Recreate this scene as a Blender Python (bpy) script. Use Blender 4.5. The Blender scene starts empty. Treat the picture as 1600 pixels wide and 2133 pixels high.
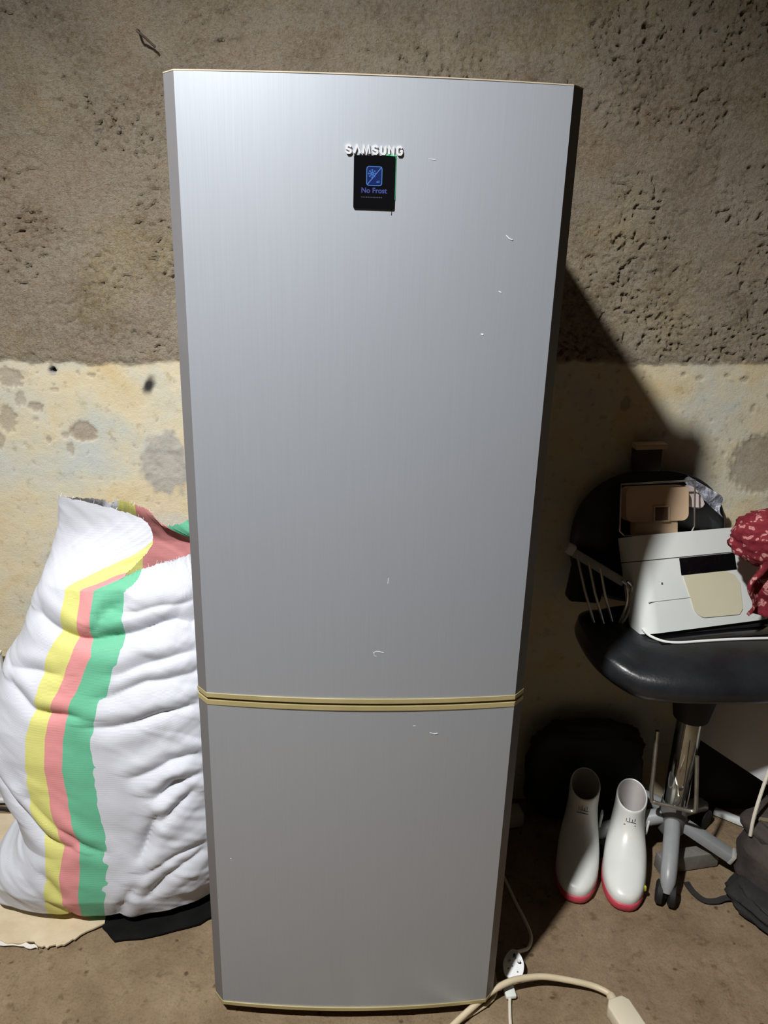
import bpy, bmesh, math, random
import numpy as np
from mathutils import Vector, Matrix, Euler

S = bpy.context.scene
COL = S.collection
random.seed(4)

# ------------------------------------------------------------------ camera
cam = bpy.data.cameras.new('camera')
cam.sensor_fit = 'VERTICAL'
cam.sensor_height = 24.0
cam.lens = 1592.17 / 2133 * 24.0
cam.clip_start = 0.02
cam_o = bpy.data.objects.new('camera', cam)
COL.objects.link(cam_o)
_r = Vector((0.9991266, -0.0305203, 0.0285400))
_u = Vector((-0.0171284, 0.3238520, 0.9459527))
_f = Vector((0.0381135, 0.9456154, -0.3230464))
cam_o.matrix_world = Matrix(((_r.x, _u.x, -_f.x, -0.0186),
                             (_r.y, _u.y, -_f.y, -1.1975),
                             (_r.z, _u.z, -_f.z, 1.5392),
                             (0, 0, 0, 1)))
S.camera = cam_o

# ------------------------------------------------------------------ light
w = bpy.data.worlds.new('dim_room')
S.world = w
w.use_nodes = True
bg = w.node_tree.nodes['Background']
bg.inputs[0].default_value = (1.0, 0.74, 0.50, 1)
bg.inputs[1].default_value = 0.026

lamp = bpy.data.lights.new('ceiling_lamp', 'SPOT')
lamp.energy = 500
lamp.color = (1.0, 0.985, 0.965)
lamp.shadow_soft_size = 0.055
lamp.spot_size = math.radians(100)
lamp.spot_blend = 1.0
lamp_o = bpy.data.objects.new('ceiling_lamp', lamp)
COL.objects.link(lamp_o)
lamp_o.location = (-0.78, -1.17, 3.0)
_d = Vector((0.80, 1.22, -3.0))
lamp_o.rotation_euler = _d.to_track_quat('-Z', 'Y').to_euler()

S.view_settings.view_transform = 'Standard'
S.view_settings.look = 'None'
S.view_settings.gamma = 1.0
S.view_settings.use_curve_mapping = False
S.view_settings.exposure = 0.0

# ------------------------------------------------------------------ helpers
ORIG = {}


def tag(o, label=None, cat=None, group=None, kind=None):
    if label: o['label'] = label
    if cat: o['category'] = cat
    if group: o['group'] = group
    if kind: o['kind'] = kind
    return o


def thing(name, loc, label, cat, group=None):
    o = bpy.data.objects.new(name, None)
    o.empty_display_size = 0.05
    COL.objects.link(o)
    o.location = loc
    ORIG[o.name] = Vector(loc)
    return tag(o, label, cat, group)


def link(name, me, m, parent=None, smooth=True, loc=None):
    """me is in world coordinates; moved to the origin of its thing (or to loc)."""
    o = bpy.data.objects.new(name, me)
    COL.objects.link(o)
    if m is not None:
        for mm in (m if isinstance(m, (list, tuple)) else [m]):
            me.materials.append(mm)
    if parent is not None:
        off = ORIG[parent.name]
        o.parent = parent
    else:
        off = Vector(loc) if loc is not None else Vector((0, 0, 0))
        o.location = off
    me.transform(Matrix.Translation(-off))
    ORIG[o.name] = off.copy()
    if smooth:
        for p in me.polygons:
            p.use_smooth = True
    return o


def obj(name, bm, m, parent=None, smooth=True, sharp=40, loc=None):
    me = bpy.data.meshes.new(name)
    bmesh.ops.recalc_face_normals(bm, faces=bm.faces)
    if smooth and sharp:
        for e in bm.edges:
            if len(e.link_faces) == 2 and e.calc_face_angle(0) > math.radians(sharp):
                e.smooth = False
    bm.to_mesh(me)
    bm.free()
    return link(name, me, m, parent, smooth, loc)


def BM():
    return bmesh.new()


def box(bm, size, c, rot=None, bev=0.0, seg=2):
    r = bmesh.ops.create_cube(bm, size=1.0)
    vs = r['verts']
    bmesh.ops.scale(bm, vec=size, verts=vs)
    if bev > 0:
        es = list({e for v in vs for e in v.link_edges})
        rb = bmesh.ops.bevel(bm, geom=es, offset=bev, segments=seg, profile=0.5, affect='EDGES')
        vs = list({v for f in rb['faces'] for v in f.verts} | {v for v in vs if v.is_valid})
    if rot is not None:
        bmesh.ops.rotate(bm, cent=(0, 0, 0), matrix=Euler(rot).to_matrix(), verts=vs)
    bmesh.ops.translate(bm, vec=c, verts=vs)
    return vs


def spline(pts, n=8, closed=False):
    P = [Vector(p) for p in pts]
    out = []
    N = len(P)
    for i in range(N if closed else N - 1):
        a = P[(i - 1) % N] if (closed or i > 0) else P[0]
        b, c = P[i], P[(i + 1) % N]
        d = P[(i + 2) % N] if (closed or i + 2 < N) else P[-1]
        for k in range(n):
            t = k / n
            out.append(0.5 * (2 * b + (c - a) * t + (2 * a - 5 * b + 4 * c - d) * t * t + (3 * b - a - 3 * c + d) * t ** 3))
    if not closed:
        out.append(P[-1])
    return out


def tube(bm, pts, r, n=10, closed=False, caps=True):
    P = [Vector(p) for p in pts]
    rings = []
    up = Vector((0, 0, 1))
    N = len(P)
    for i, p in enumerate(P):
        if closed:
            t = P[(i + 1) % N] - P[i - 1]
        else:
            t = P[min(i + 1, N - 1)] - P[max(i - 1, 0)]
        t.normalize()
        if i == 0:
            ref = up if abs(t.z) < 0.9 else Vector((0, 1, 0))
            a = t.cross(ref).normalized()
        else:
            a = (a - t * a.dot(t)).normalized()
        b = t.cross(a)
        rr = r[i] if isinstance(r, (list, tuple)) else r
        rings.append([bm.verts.new(p + (a * math.cos(2 * math.pi * k / n) + b * math.sin(2 * math.pi * k / n)) * rr) for k in range(n)])
    for i in range(N if closed else N - 1):
        A, B = rings[i], rings[(i + 1) % N]
        for k in range(n):
            bm.faces.new((A[k], A[(k + 1) % n], B[(k + 1) % n], B[k]))
    if caps and not closed:
        bm.faces.new(rings[0])
        bm.faces.new(rings[-1])


def prism(bm, poly, z0, z1):
    """poly: list of (x, y); extruded between z0 and z1."""
    a = [bm.verts.new((x, y, z0)) for x, y in poly]
    b = [bm.verts.new((x, y, z1)) for x, y in poly]
    n = len(poly)
    bm.faces.new(a)
    bm.faces.new(b)
    for i in range(n):
        bm.faces.new((a[i], a[(i + 1) % n], b[(i + 1) % n], b[i]))
    return a + b


def loft(bm, rings, caps=True, closed=True):
    R = [[bm.verts.new(p) for p in r] for r in rings]
    n = len(R[0])
    for A, B in zip(R, R[1:]):
        for k in range(n if closed else n - 1):
            bm.faces.new((A[k], A[(k + 1) % n], B[(k + 1) % n], B[k]))
    if caps:
        bm.faces.new(R[0])
        bm.faces.new(R[-1])
    return R


def lathe(bm, prof, c, n=24, axis='Z'):
    rings = []
    for r, h in prof:
        ring = []
        for k in range(n):
            a = 2 * math.pi * k / n
            if axis == 'Z': ring.append((c[0] + r * math.cos(a), c[1] + r * math.sin(a), c[2] + h))
            elif axis == 'X': ring.append((c[0] + h, c[1] + r * math.cos(a), c[2] + r * math.sin(a)))
            else: ring.append((c[0] + r * math.cos(a), c[1] + h, c[2] + r * math.sin(a)))
        rings.append(ring)
    loft(bm, rings)


def place(bm, M):
    bmesh.ops.transform(bm, matrix=M, verts=bm.verts)


def rrect(w_, h_, r, n=5):
    out = []
    for cx, cy, a0 in ((w_ / 2 - r, h_ / 2 - r, 0), (-w_ / 2 + r, h_ / 2 - r, 90), (-w_ / 2 + r, -h_ / 2 + r, 180), (w_ / 2 - r, -h_ / 2 + r, 270)):
        for k in range(n + 1):
            a = math.radians(a0 + 90 * k / n)
            out.append((cx + r * math.cos(a), cy + r * math.sin(a)))
    return out


# numpy gradient noise
def _grad(ix, iy, seed):
    h = (ix.astype(np.int64) * 374761393 + iy.astype(np.int64) * 668265263 + seed * 1442695041) & 0xffffffff
    h = ((h ^ (h >> 13)) * 1274126177) & 0xffffffff
    h = h ^ (h >> 16)
    return (h & 0xffff) / 65536.0 * 2 * np.pi


def pn(x, y, seed=0):
    x0, y0 = np.floor(x), np.floor(y)
    fx, fy = x - x0, y - y0
    u = fx * fx * fx * (fx * (fx * 6 - 15) + 10)
    v = fy * fy * fy * (fy * (fy * 6 - 15) + 10)

    def g(i, j):
        a = _grad(x0 + i, y0 + j, seed)
        return np.cos(a) * (fx - i) + np.sin(a) * (fy - j)
    return (g(0, 0) * (1 - u) + g(1, 0) * u) * (1 - v) + (g(0, 1) * (1 - u) + g(1, 1) * u) * v


def fbm(x, y, o=4, seed=0, gain=0.5):
    s, a = 0, 1.0
    for k in range(o):
        s = s + a * pn(x * 2 ** k, y * 2 ** k, seed + k * 17)
        a *= gain
    return s


def sstep(a, b, x):
    t = np.clip((x - a) / (b - a), 0, 1)
    return t * t * (3 - 2 * t)


# ------------------------------------------------------------------ materials
def mat(name, col, rough=0.5, metal=0.0, spec=0.5, emit=None, coat=0.0):
    m = bpy.data.materials.new(name)
    m.use_nodes = True
    b = m.node_tree.nodes['Principled BSDF']
    b.inputs['Base Color'].default_value = (*col, 1)
    b.inputs['Roughness'].default_value = rough
    b.inputs['Metallic'].default_value = metal
    b.inputs['Specular IOR Level'].default_value = spec
    if coat: b.inputs['Coat Weight'].default_value = coat
    if emit:
        b.inputs['Emission Color'].default_value = (*emit[0], 1)
        b.inputs['Emission Strength'].default_value = emit[1]
    return m


class N:
    """small node helper on one material"""
    def __init__(s, m):
        s.t = m.node_tree
        s.b = s.t.nodes['Principled BSDF']

    def new(s, typ, **kw):
        n = s.t.nodes.new(typ)
        for k, v in kw.items(): setattr(n, k, v)
        return n

    def ln(s, a, b): s.t.links.new(a, b)

    def coord(s, scale=(1, 1, 1), out='Object'):
        tc = s.new('ShaderNodeTexCoord')
        mp = s.new('ShaderNodeMapping')
        mp.inputs['Scale'].default_value = scale
        s.ln(tc.outputs[out], mp.inputs[0])
        return mp.outputs[0]

    def noise(s, vec, scale, detail=4, rough=0.55, dist=0):
        n = s.new('ShaderNodeTexNoise')
        n.inputs['Scale'].default_value = scale
        n.inputs['Detail'].default_value = detail
        n.inputs['Roughness'].default_value = rough
        n.inputs['Distortion'].default_value = dist
        if vec is not None: s.ln(vec, n.inputs['Vector'])
        return n.outputs['Fac']

    def ramp(s, fac, stops, interp='LINEAR'):
        r = s.new('ShaderNodeValToRGB')
        r.color_ramp.interpolation = interp
        e = r.color_ramp.elements
        while len(e) < len(stops): e.new(0.5)
        for el, (p, c) in zip(e, stops):
            el.position = p
            el.color = (*c, 1) if len(c) == 3 else c
        s.ln(fac, r.inputs[0])
        return r.outputs[0]

    def mix(s, fac, a, b, blend='MIX'):
        n = s.new('ShaderNodeMix', data_type='RGBA', blend_type=blend)
        for sock, v in ((0, fac), (6, a), (7, b)):
            if hasattr(v, 'links') or hasattr(v, 'is_linked'): s.ln(v, n.inputs[sock])
            elif sock == 0: n.inputs[0].default_value = v
            else: n.inputs[sock].default_value = (*v, 1)
        return n.outputs[2]

    def math(s, op, a, b=None):
        n = s.new('ShaderNodeMath', operation=op)
        for i, v in enumerate((a, b)):
            if v is None: continue
            if hasattr(v, 'is_linked'): s.ln(v, n.inputs[i])
            else: n.inputs[i].default_value = v
        return n.outputs[0]

    def attr(s, name):
        n = s.new('ShaderNodeAttribute', attribute_name=name)
        return n.outputs['Fac']

    def bump(s, h, strength=0.3, dist=0.01):
        n = s.new('ShaderNodeBump')
        n.inputs['Strength'].default_value = strength
        n.inputs['Distance'].default_value = dist
        s.ln(h, n.inputs['Height'])
        s.ln(n.outputs[0], s.b.inputs['Normal'])

    def base(s, c): s.ln(c, s.b.inputs['Base Color'])

    def rough(s, c): s.ln(c, s.b.inputs['Roughness'])


def mottled(name, c1, c2, scale=8, rough=0.6, bump=0.15, bscale=60, dist=0.004, metal=0.0, spec=0.5):
    m = mat(name, c1, rough, metal, spec)
    n = N(m)
    v = n.coord()
    n.base(n.ramp(n.noise(v, scale), [(0.35, c1), (0.65, c2)]))
    if bump: n.bump(n.noise(v, bscale, 5), bump, dist)
    return m


black_rubber = mottled('black_rubber', (.012, .012, .013), (.02, .02, .021), 20, .6, .2)
grey_plastic = mottled('grey_edge_plastic', (.140, .137, .145), (.155, .152, .16), 5, .5, .05)
steel_grey = mottled('painted_grey_steel', (.24, .25, .26), (.30, .31, .32), 12, .38, .06, 80)
dark_steel = mottled('dark_painted_steel', (.10, .10, .10), (.14, .135, .13), 14, .5, .1, 80)
chrome = mottled('worn_chrome', (.55, .54, .51), (.66, .65, .62), 30, .18, .05, 60, .002, 1.0)
dull_metal = mottled('dull_wire_metal', (.36, .34, .31), (.46, .44, .40), 40, .35, .05, 90, .002, .9)
black_leather = mottled('black_leatherette', (.010, .011, .013), (.018, .020, .023), 10, .33, .25, 140, .002)
black_gloss = mottled('black_gloss_plastic', (.003, .003, .004), (.004, .004, .005), 8, .12, 0, spec=.3)
black_matt = mottled('black_matt_plastic', (.006, .006, .006), (.012, .012, .012), 12, .7, .1)
cream_plastic = mottled('cream_plastic', (.60, .58, .42), (.66, .63, .47), 6, .4, .03)
tan_plastic = mottled('warm_lit_cream_plastic', (.50, .36, .235), (.57, .42, .28), 9, .45, .04)  # cream plastic with the warm orange light put into its colour
white_plastic = mottled('white_glossy_plastic', (.66, .70, .68), (.72, .75, .73), 5, .28, .02)
cable_cream = mottled('cream_cable', (.55, .46, .31), (.62, .53, .37), 15, .45, .03)
cable_white = mottled('off_white_cable', (.62, .58, .48), (.70, .66, .55), 15, .45, .03)
white_board = mottled('white_laminate', (.60, .61, .63), (.66, .67, .69), 4, .35, .02)
pale_trim = mottled('pale_top_trim', (.36, .31, .23), (.42, .37, .28), 10, .4, .03)
gold = mottled('faded_gold_trim', (.40, .34, .16), (.48, .41, .21), 10, .4, .03, 60, .002, .25)

# ------------------------------------------------------------------ wall
def axis(lo, a, b, hi, fine, coarse):
    return np.concatenate([np.arange(lo, a, coarse), np.arange(a, b, fine), np.arange(b, hi + 1e-6, coarse)])


def grid_mesh(name, X, Y, P):
    nx, ny = len(X), len(Y)
    me = bpy.data.meshes.new(name)
    idx = np.arange(nx * ny).reshape(ny, nx)
    q = np.stack([idx[:-1, :-1], idx[:-1, 1:], idx[1:, 1:], idx[1:, :-1]], -1).reshape(-1, 4)
    me.vertices.add(nx * ny)
    me.vertices.foreach_set('co', P.reshape(-1).astype(np.float32))
    me.loops.add(q.size)
    me.loops.foreach_set('vertex_index', q.reshape(-1).astype(np.int32))
    me.polygons.add(len(q))
    me.polygons.foreach_set('loop_start', np.arange(0, q.size, 4, dtype=np.int32))
    me.polygons.foreach_set('loop_total', np.full(len(q), 4, dtype=np.int32))
    me.update()
    me.validate()
    return me


def add_attr(me, name, v):
    a = me.attributes.new(name, 'FLOAT', 'POINT')
    a.data.foreach_set('value', v.reshape(-1).astype(np.float32))


WY = 0.68
X = axis(-2.3, -1.2, 1.42, 2.3, .0034, .05)
Z = np.concatenate([np.arange(-.02, 1.2, .0046), np.arange(1.2, 2.24, .0034), np.arange(2.24, 2.9, .05)])
GX, GZ = np.meshgrid(X, Z)
n1 = fbm(GX * 9, GZ * 9, 4, 3)
n2 = fbm(GX * 42, GZ * 42, 3, 11)
n3 = fbm(GX * 3.1, GZ * 3.1, 3, 23)
n4 = fbm(GX * 75, GZ * 85, 2, 31)
band = 1.283 + .022 * GX + .012 * fbm(GX * 4, GZ * 4 + 9, 4, 41) + .008 * fbm(GX * 22, GZ * 22, 3, 43)
upper = sstep(-.008, .010, GZ - band)
# chips in the paint: x, z, radius x, radius z, raggedness, strength
chips = [(-.693, 1.094, .032, .025, .35, 1), (1.03, 1.046, .082, .078, .25, 1),
         (-.803, 1.154, .020, .011, .6, .9), (-.858, 1.225, .032, .022, .8, .8), (-.875, 1.122, .021, .034, .5, .8),
         (-.838, 1.172, .012, .018, .5, .7), (-.753, 1.196, .010, .006, .6, .6), (-.739, 1.084, .010, .008, .5, .7),
         (-.780, 1.072, .007, .008, .4, .7), (-.806, 1.123, .007, .006, .4, .7), (-.905, 1.066, .016, .020, .5, .7),
         (-.730, 1.050, .009, .016, .6, .7), (.655, 1.196, .012, .018, .5, .8), (.79, 1.271, .007, .006, .4, .8),
         (.945, 1.263, .010, .006, .5, .8), (.90, 1.27, .009, .005, .5, .7), (.98, 1.19, .008, .011, .6, .6),
         (1.02, 1.22, .012, .008, .5, .7), (1.08, 1.25, .016, .010, .6, .8), (.83, 1.262, .012, .006, .5, .6),
         (.60, 1.16, .009, .006, .5, .6), (.76, 1.12, .006, .009, .5, .6), (-.66, 1.235, .010, .005, .6, .6),
         (1.16, 1.18, .02, .03, .5, .7), (-1.0, 1.19, .04, .06, .6, .8), (-1.08, 1.05, .03, .03, .5, .7)]
bare = upper.copy()
for cx, cz, rx, rz, rag, st in chips:
    d = np.sqrt(((GX - cx) / rx) ** 2 + ((GZ - cz) / rz) ** 2)
    d = d + rag * .9 * pn(GX * 95 + cx * 50, GZ * 95, 7) + rag * .6 * pn(GX * 40, GZ * 40 + cz * 30, 8)
    bare = np.maximum(bare, st * sstep(1.12, .88, d))
spk = sstep(.40, .52, fbm(GX * 60, GZ * 60, 2, 91) + .22 * pn(GX * 6, GZ * 6, 92) - .10) * sstep(.55, 1.15, GZ) * (1 - upper)
bare = np.maximum(bare, spk * .7)
# filler patch: smooth cement, flush with the paint
patch = sstep(1.1, .85, np.sqrt(((GX + .497) / .060) ** 2 + ((GZ - 1.015) / .082) ** 2) + .35 * pn(GX * 22, GZ * 22, 61) + .2 * pn(GX * 60, GZ * 60, 62))
soot_shade = sstep(1.25, .35, np.sqrt((((GX + .525) * .9 + (GZ - 1.214) * -.40) / .014) ** 2 + (((GZ - 1.214) * .9 + (GX + .525) * .40) / .027) ** 2) + .3 * pn(GX * 60, GZ * 60, 66))
hr = np.sqrt((GX + .752) ** 2 + (GZ - 1.245) ** 2)
hole = sstep(.0085, .005, hr + .0015 * pn(GX * 150, GZ * 150, 5))
ring = sstep(.014, .011, hr + .003 * pn(GX * 80, GZ * 80, 6))
pits = sstep(.16, .42, n2 + .45 * n1) * upper
pit2 = sstep(.22, .45, n4 + .5 * n2) * upper
wx_, wz_ = GX + .03 * pn(GX * 14, GZ * 14, 301), GZ + .03 * pn(GX * 14 + 7, GZ * 14, 302)
n5 = fbm(wx_ * 26, wz_ * 30, 5, 303, .62)
n6 = fbm(wx_ * 95, wz_ * 95, 2, 307)
flat_ = .30 + .70 * sstep(-.25, .35, fbm(GX * 4.5, GZ * 4.5, 3, 311))
clus = sstep(.0, .35, fbm(GX * 3.6, GZ * 4.2, 3, 331) + .10)
hol = sstep(.20, .40, fbm(wx_ * 58, wz_ * 70, 2, 333)) * clus
grains = np.abs(fbm(wx_ * 75, wz_ * 75, 3, 335, .6))
crk = np.clip(1 - np.abs(fbm(wx_ * 5, wz_ * 6, 4, 313)) * 30, 0, 1) * sstep(.05, .4, pn(GX * 5, GZ * 5, 317))
H = upper * (.0055 * n1 + flat_ * (.0062 * n5 + .0026 * n6)) - flat_ * (.006 * pits + .007 * sstep(.26, .5, n5 + .3 * n6) * upper) - .006 * crk * upper - .0085 * hol * upper + (.0035 * grains - .001) * upper * (.35 + .65 * clus)
H += (1 - upper) * (.0020 * n1 + .0012 * n3 + .0004 * n2)
H += upper * .003
H -= (bare - upper).clip(0, 1) * (.0035 + .0012 * n2)
H += patch * (.0012 + .0012 * n2 + .0015 * n4)
H -= hole * .02 - ring * .0
P = np.stack([GX, WY - H, GZ], -1)
me = grid_mesh('wall_back', X, Z, P)
add_attr(me, 'bare', bare)
add_attr(me, 'upper', upper)
add_attr(me, 'patch', np.maximum(patch, ring))
add_attr(me, 'soot_shade', np.maximum(soot_shade, hole))  # soot smear, plus the hole's inner shade put in as near-black colour
wm = mat('rough_plaster_wall', (.5, .45, .36), .92, 0, .2)
n = N(wm)
v = n.coord()
paint = n.ramp(n.noise(v, 5.5, 6, .62, .4), [(.30, (.60, .49, .29)), (.46, (.62, .555, .395)), (.56, (.56, .54, .44)), (.68, (.50, .525, .49))])
stain = n.ramp(n.noise(v, 28, 6, .7), [(.30, (.62, .55, .42)), (.44, (1, 1, 1)), (.62, (1, 1, 1)), (.75, (.86, .9, .92))])
paint = n.mix(.65, paint, stain, 'MULTIPLY')
plast = n.ramp(n.noise(v, 7, 8, .68), [(.30, (.300, .240, .160)), (.5, (.460, .388, .290)), (.70, (.570, .500, .395))])
ochre = n.ramp(n.noise(v, 3.1, 4), [(.36, (.96, .84, .72)), (.5, (1, 1, 1)), (.64, (1.0, .93, .66))])
plast = n.mix(.7, plast, ochre, 'MULTIPLY')
grit = n.ramp(n.noise(v, 190, 5, .8), [(.34, (.50, .47, .43)), (.55, (1, 1, 1)), (.8, (1.0, 1.0, 1.0))])
plast = n.mix(.75, plast, grit, 'MULTIPLY')
dust = n.ramp(n.noise(v, 90, 3, .6), [(.42, (0, 0, 0)), (.6, (1, 1, 1))])
fleck = n.mix(.5, plast, n.mix(dust, plast, (.50, .45, .37)))
chipc = n.mix(.5, fleck, (.30, .275, .225))
c = n.mix(n.attr('bare'), paint, chipc)
c = n.mix(n.attr('upper'), c, fleck)
c = n.mix(n.attr('patch'), c, n.ramp(n.noise(v, 45, 5), [(.35, (.36, .345, .31)), (.65, (.45, .43, .385))]))
c = n.mix(n.math('MULTIPLY', n.attr('soot_shade'), .96), c, (.012, .012, .013))
n.base(c)
hb = n.math('MULTIPLY', n.math('ADD', n.noise(v, 120, 6, .8), n.math('MULTIPLY', n.noise(v, 420, 3, .7), .5)), n.math('ADD', n.math('MULTIPLY', n.attr('upper'), .9), .18))
n.bump(hb, 1.0, .010)
tag(link('wall_back', me, wm), kind='structure')

# ------------------------------------------------------------------ floor
X = axis(-2.3, -1.1, 1.4, 2.3, .006, .1)
Y = axis(-2.6, -.4, .66, .76, .006, .1)
GX, GY = np.meshgrid(X, Y)
Hf = .0016 * fbm(GX * 7, GY * 7, 4, 101) + .0010 * fbm(GX * 40, GY * 40, 3, 102) - .003
Hf -= .003 * sstep(.35, .55, fbm(GX * 30, GY * 30, 3, 107))
P = np.stack([GX, GY, Hf], -1)
me = grid_mesh('floor', X, Y, P)
fm = mat('brown_screed_floor', (.2, .15, .1), .85, 0, .25)
n = N(fm)
v = n.coord()
c = n.ramp(n.noise(v, 6, 8, .66, .3), [(.28, (.150, .105, .062)), (.5, (.215, .155, .095)), (.7, (.270, .205, .130))])
blot = n.ramp(n.noise(v, 26, 5, .6), [(.30, (.55, .50, .45)), (.42, (1, 1, 1)), (.68, (1, 1, 1)), (.8, (1.12, 1.12, 1.1))])
c = n.mix(.8, c, blot, 'MULTIPLY')
vor = n.new('ShaderNodeTexVoronoi', feature='F1')
vor.inputs['Scale'].default_value = 24
n.ln(v, vor.inputs['Vector'])
wob = n.math('ADD', vor.outputs['Distance'], n.math('MULTIPLY', n.noise(v, 70, 3), .35))
c = n.mix(.85, c, n.ramp(wob, [(.24, (.38, .33, .28)), (.32, (1, 1, 1))]), 'MULTIPLY')
grit = n.ramp(n.noise(v, 210, 3, .6), [(.3, (.72, .70, .68)), (.5, (1, 1, 1)), (.78, (1.15, 1.12, 1.08))])
c = n.mix(.7, c, grit, 'MULTIPLY')
n.base(c)
n.bump(n.noise(v, 140, 6, .65), .5, .004)
tag(link('floor', me, fm), kind='structure')

# ------------------------------------------------------------------ refrigerator
silver = mat('brushed_silver_door', (.42, .455, .505), .38, .5, .5)
n = N(silver)
v = n.coord((900, 900, 7))
st = n.noise(v, 1.0, 3, .6)
v2 = n.coord()
big = n.noise(v2, 3, 3, .5)
c = n.mix(.5, n.ramp(st, [(.3, (.400, .435, .485)), (.7, (.445, .482, .535))]), n.ramp(big, [(.3, (.415, .450, .502)), (.7, (.432, .466, .518))]))
smear = n.ramp(n.noise(v2, 55, 4, .7), [(.70, (0, 0, 0)), (.80, (1, 1, 1))])
c = n.mix(n.math('MULTIPLY', smear, .10), c, (.70, .70, .70))
n.base(c)
n.rough(n.math('ADD', n.math('MULTIPLY', st, .03), .37))
n.bump(st, .015, .001)

FW, FI, FD, BUL = .2975, .2780, .0228, .0165


def front_curve(m, off=0.0, n_=24):
    """front edge of the door from left to right chamfer (inner corners)"""
    out = []
    for k in range(n_ + 1):
        t = -1 + 2 * k / n_
        out.append((t * (FI + m), -(BUL + off) * (1 - t * t) - off))
    return out


fridge = thing('refrigerator', (0, .3, 0), 'tall silver two-door fridge freezer standing against the wall', 'refrigerator')
bm = BM()
box(bm, (.570, .575, 1.715), (0, .3575, .8875), bev=.006)
obj('cabinet_body', bm, mottled('cabinet_grey', (.55, .55, .56), (.60, .60, .61), 5, .45, .08, 200), fridge)
bm = BM()
box(bm, (.56, .012, .66), (0, .066, .40))
box(bm, (.56, .012, .94), (0, .066, 1.25))
obj('door_gasket', bm, black_rubber, fridge, smooth=False)
bm = BM()
box(bm, (.54, .5, .028), (0, .36, .018))
obj('plinth', bm, black_matt, fridge, smooth=False)
bm = BM()
box(bm, (.09, .10, .018), (.22, .08, 1.749), bev=.004)
obj('hinge_cover', bm, grey_plastic, fridge)


def door(name, z0, z1, t0, t1):
    """panel between z0 and z1 with trim heights t0 (below) and t1 (above)"""
    bm = BM()
    poly = front_curve(0) + [(FI, .058), (-FI, .058)]
    prism(bm, poly, z0 + t0, z1 - t1)
    d = obj(name, bm, silver, fridge, sharp=25)
    for s in (-1, 1):
        bm = BM()
        prism(bm, [(s * FI, .0002), (s * FW, FD), (s * FW, .058), (s * FI, .058)], z0 + t0, z1 - t1)
        e = obj('edge_profile', bm, grey_plastic, d, smooth=False)
    for (a, b, mt, o) in ((z0, z0 + t0, gold, .0012), (z1 - t1, z1, gold if t1 > .005 else pale_trim, .0012 if t1 > .005 else .0004)):
        bm = BM()
        c_ = front_curve(0, o)
        poly = c_ + [(FW + o, FD - o * .4), (FW + o, .058), (-FW - o, .058), (-FW - o, FD - o * .4)]
        prism(bm, poly, a, b)
        obj('trim_strip', bm, mt, d, sharp=25)
    return d


upper_d = door('upper_door', .7748, 1.7673, .0085, .0016)
lower_d = door('lower_door', .030, .7688, .0080, .0085)

# brand lettering: raised chrome letters drawn as strokes
LET = {
    'S': [[(.92, .80), (.72, .98), (.30, .98), (.08, .80), (.12, .60), (.50, .50), (.88, .40), (.92, .18), (.70, .02), (.28, .02), (.08, .22)]],
    'A': [[(.02, 0), (.50, 1.0), (.98, 0)]],
    'M': [[(.02, 0), (.14, 1.0), (.50, .02), (.86, 1.0), (.98, 0)]],
    'U': [[(.08, 1), (.08, .22), (.28, .02), (.72, .02), (.92, .22), (.92, 1)]],
    'N': [[(.08, 0), (.08, 1), (.92, 0), (.92, 1)]],
    'G': [[(.92, .82), (.72, .98), (.30, .98), (.08, .78), (.08, .22), (.28, .02), (.72, .02), (.92, .2), (.92, .48), (.56, .48)]],
}


def stroke(bm, pts, wd, y0, y1, M):
    """flat ribbon of width wd along pts (x, z), thick from y0 to y1"""
    P = [Vector((p[0], p[1])) for p in pts]
    L, R = [], []
    for i, p in enumerate(P):
        a = (P[i] - P[i - 1]).normalized() if i > 0 else None
        b = (P[i + 1] - P[i]).normalized() if i + 1 < len(P) else None
        if a is None: a = b
        if b is None: b = a
        na, nb = Vector((-a.y, a.x)), Vector((-b.y, b.x))
        m = (na + nb)
        m = m.normalized() if m.length > 1e-6 else na
        k = 1 / max(.55, m.dot(na))
        L.append(p + m * wd * .5 * k)
        R.append(p - m * wd * .5 * k)
    def vv(p, y): return bm.verts.new(M @ Vector((p.x, y, p.y)))
    a = [(vv(l, y0), vv(r, y0), vv(l, y1), vv(r, y1)) for l, r in zip(L, R)]
    for q, s in zip(a, a[1:]):
        bm.faces.new((q[0], q[1], s[1], s[0]))
        bm.faces.new((q[2], s[2], s[3], q[3]))
        bm.faces.new((q[0], s[0], s[2], q[2]))
        bm.faces.new((q[1], q[3], s[3], s[1]))
    for q in (a[0], a[-1]):
        bm.faces.new((q[0], q[2], q[3], q[1]))


bm = BM()
word = 'SAMSUNG'
wd = [.0098, .0112, .0118, .0098, .0098, .0100, .0100]
x = -.0408
gap = (.0815 - sum(wd)) / 6
for ch, ww in zip(word, wd):
    M = Matrix.Translation((x, 0, 1.6665)) @ Matrix.Diagonal((1, 1, 1, 1))
    for s_ in LET[ch]:
        stroke(bm, [(px * (ww - .0026) + .0013, pz * .0100 + .0013) for px, pz in s_], .0027, -.0165, -.0192, M)
    x += ww + gap
obj('brand_lettering', bm, mat('polished_letter_metal', (.82, .83, .85), .25, .45), upper_d, smooth=False)

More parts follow.
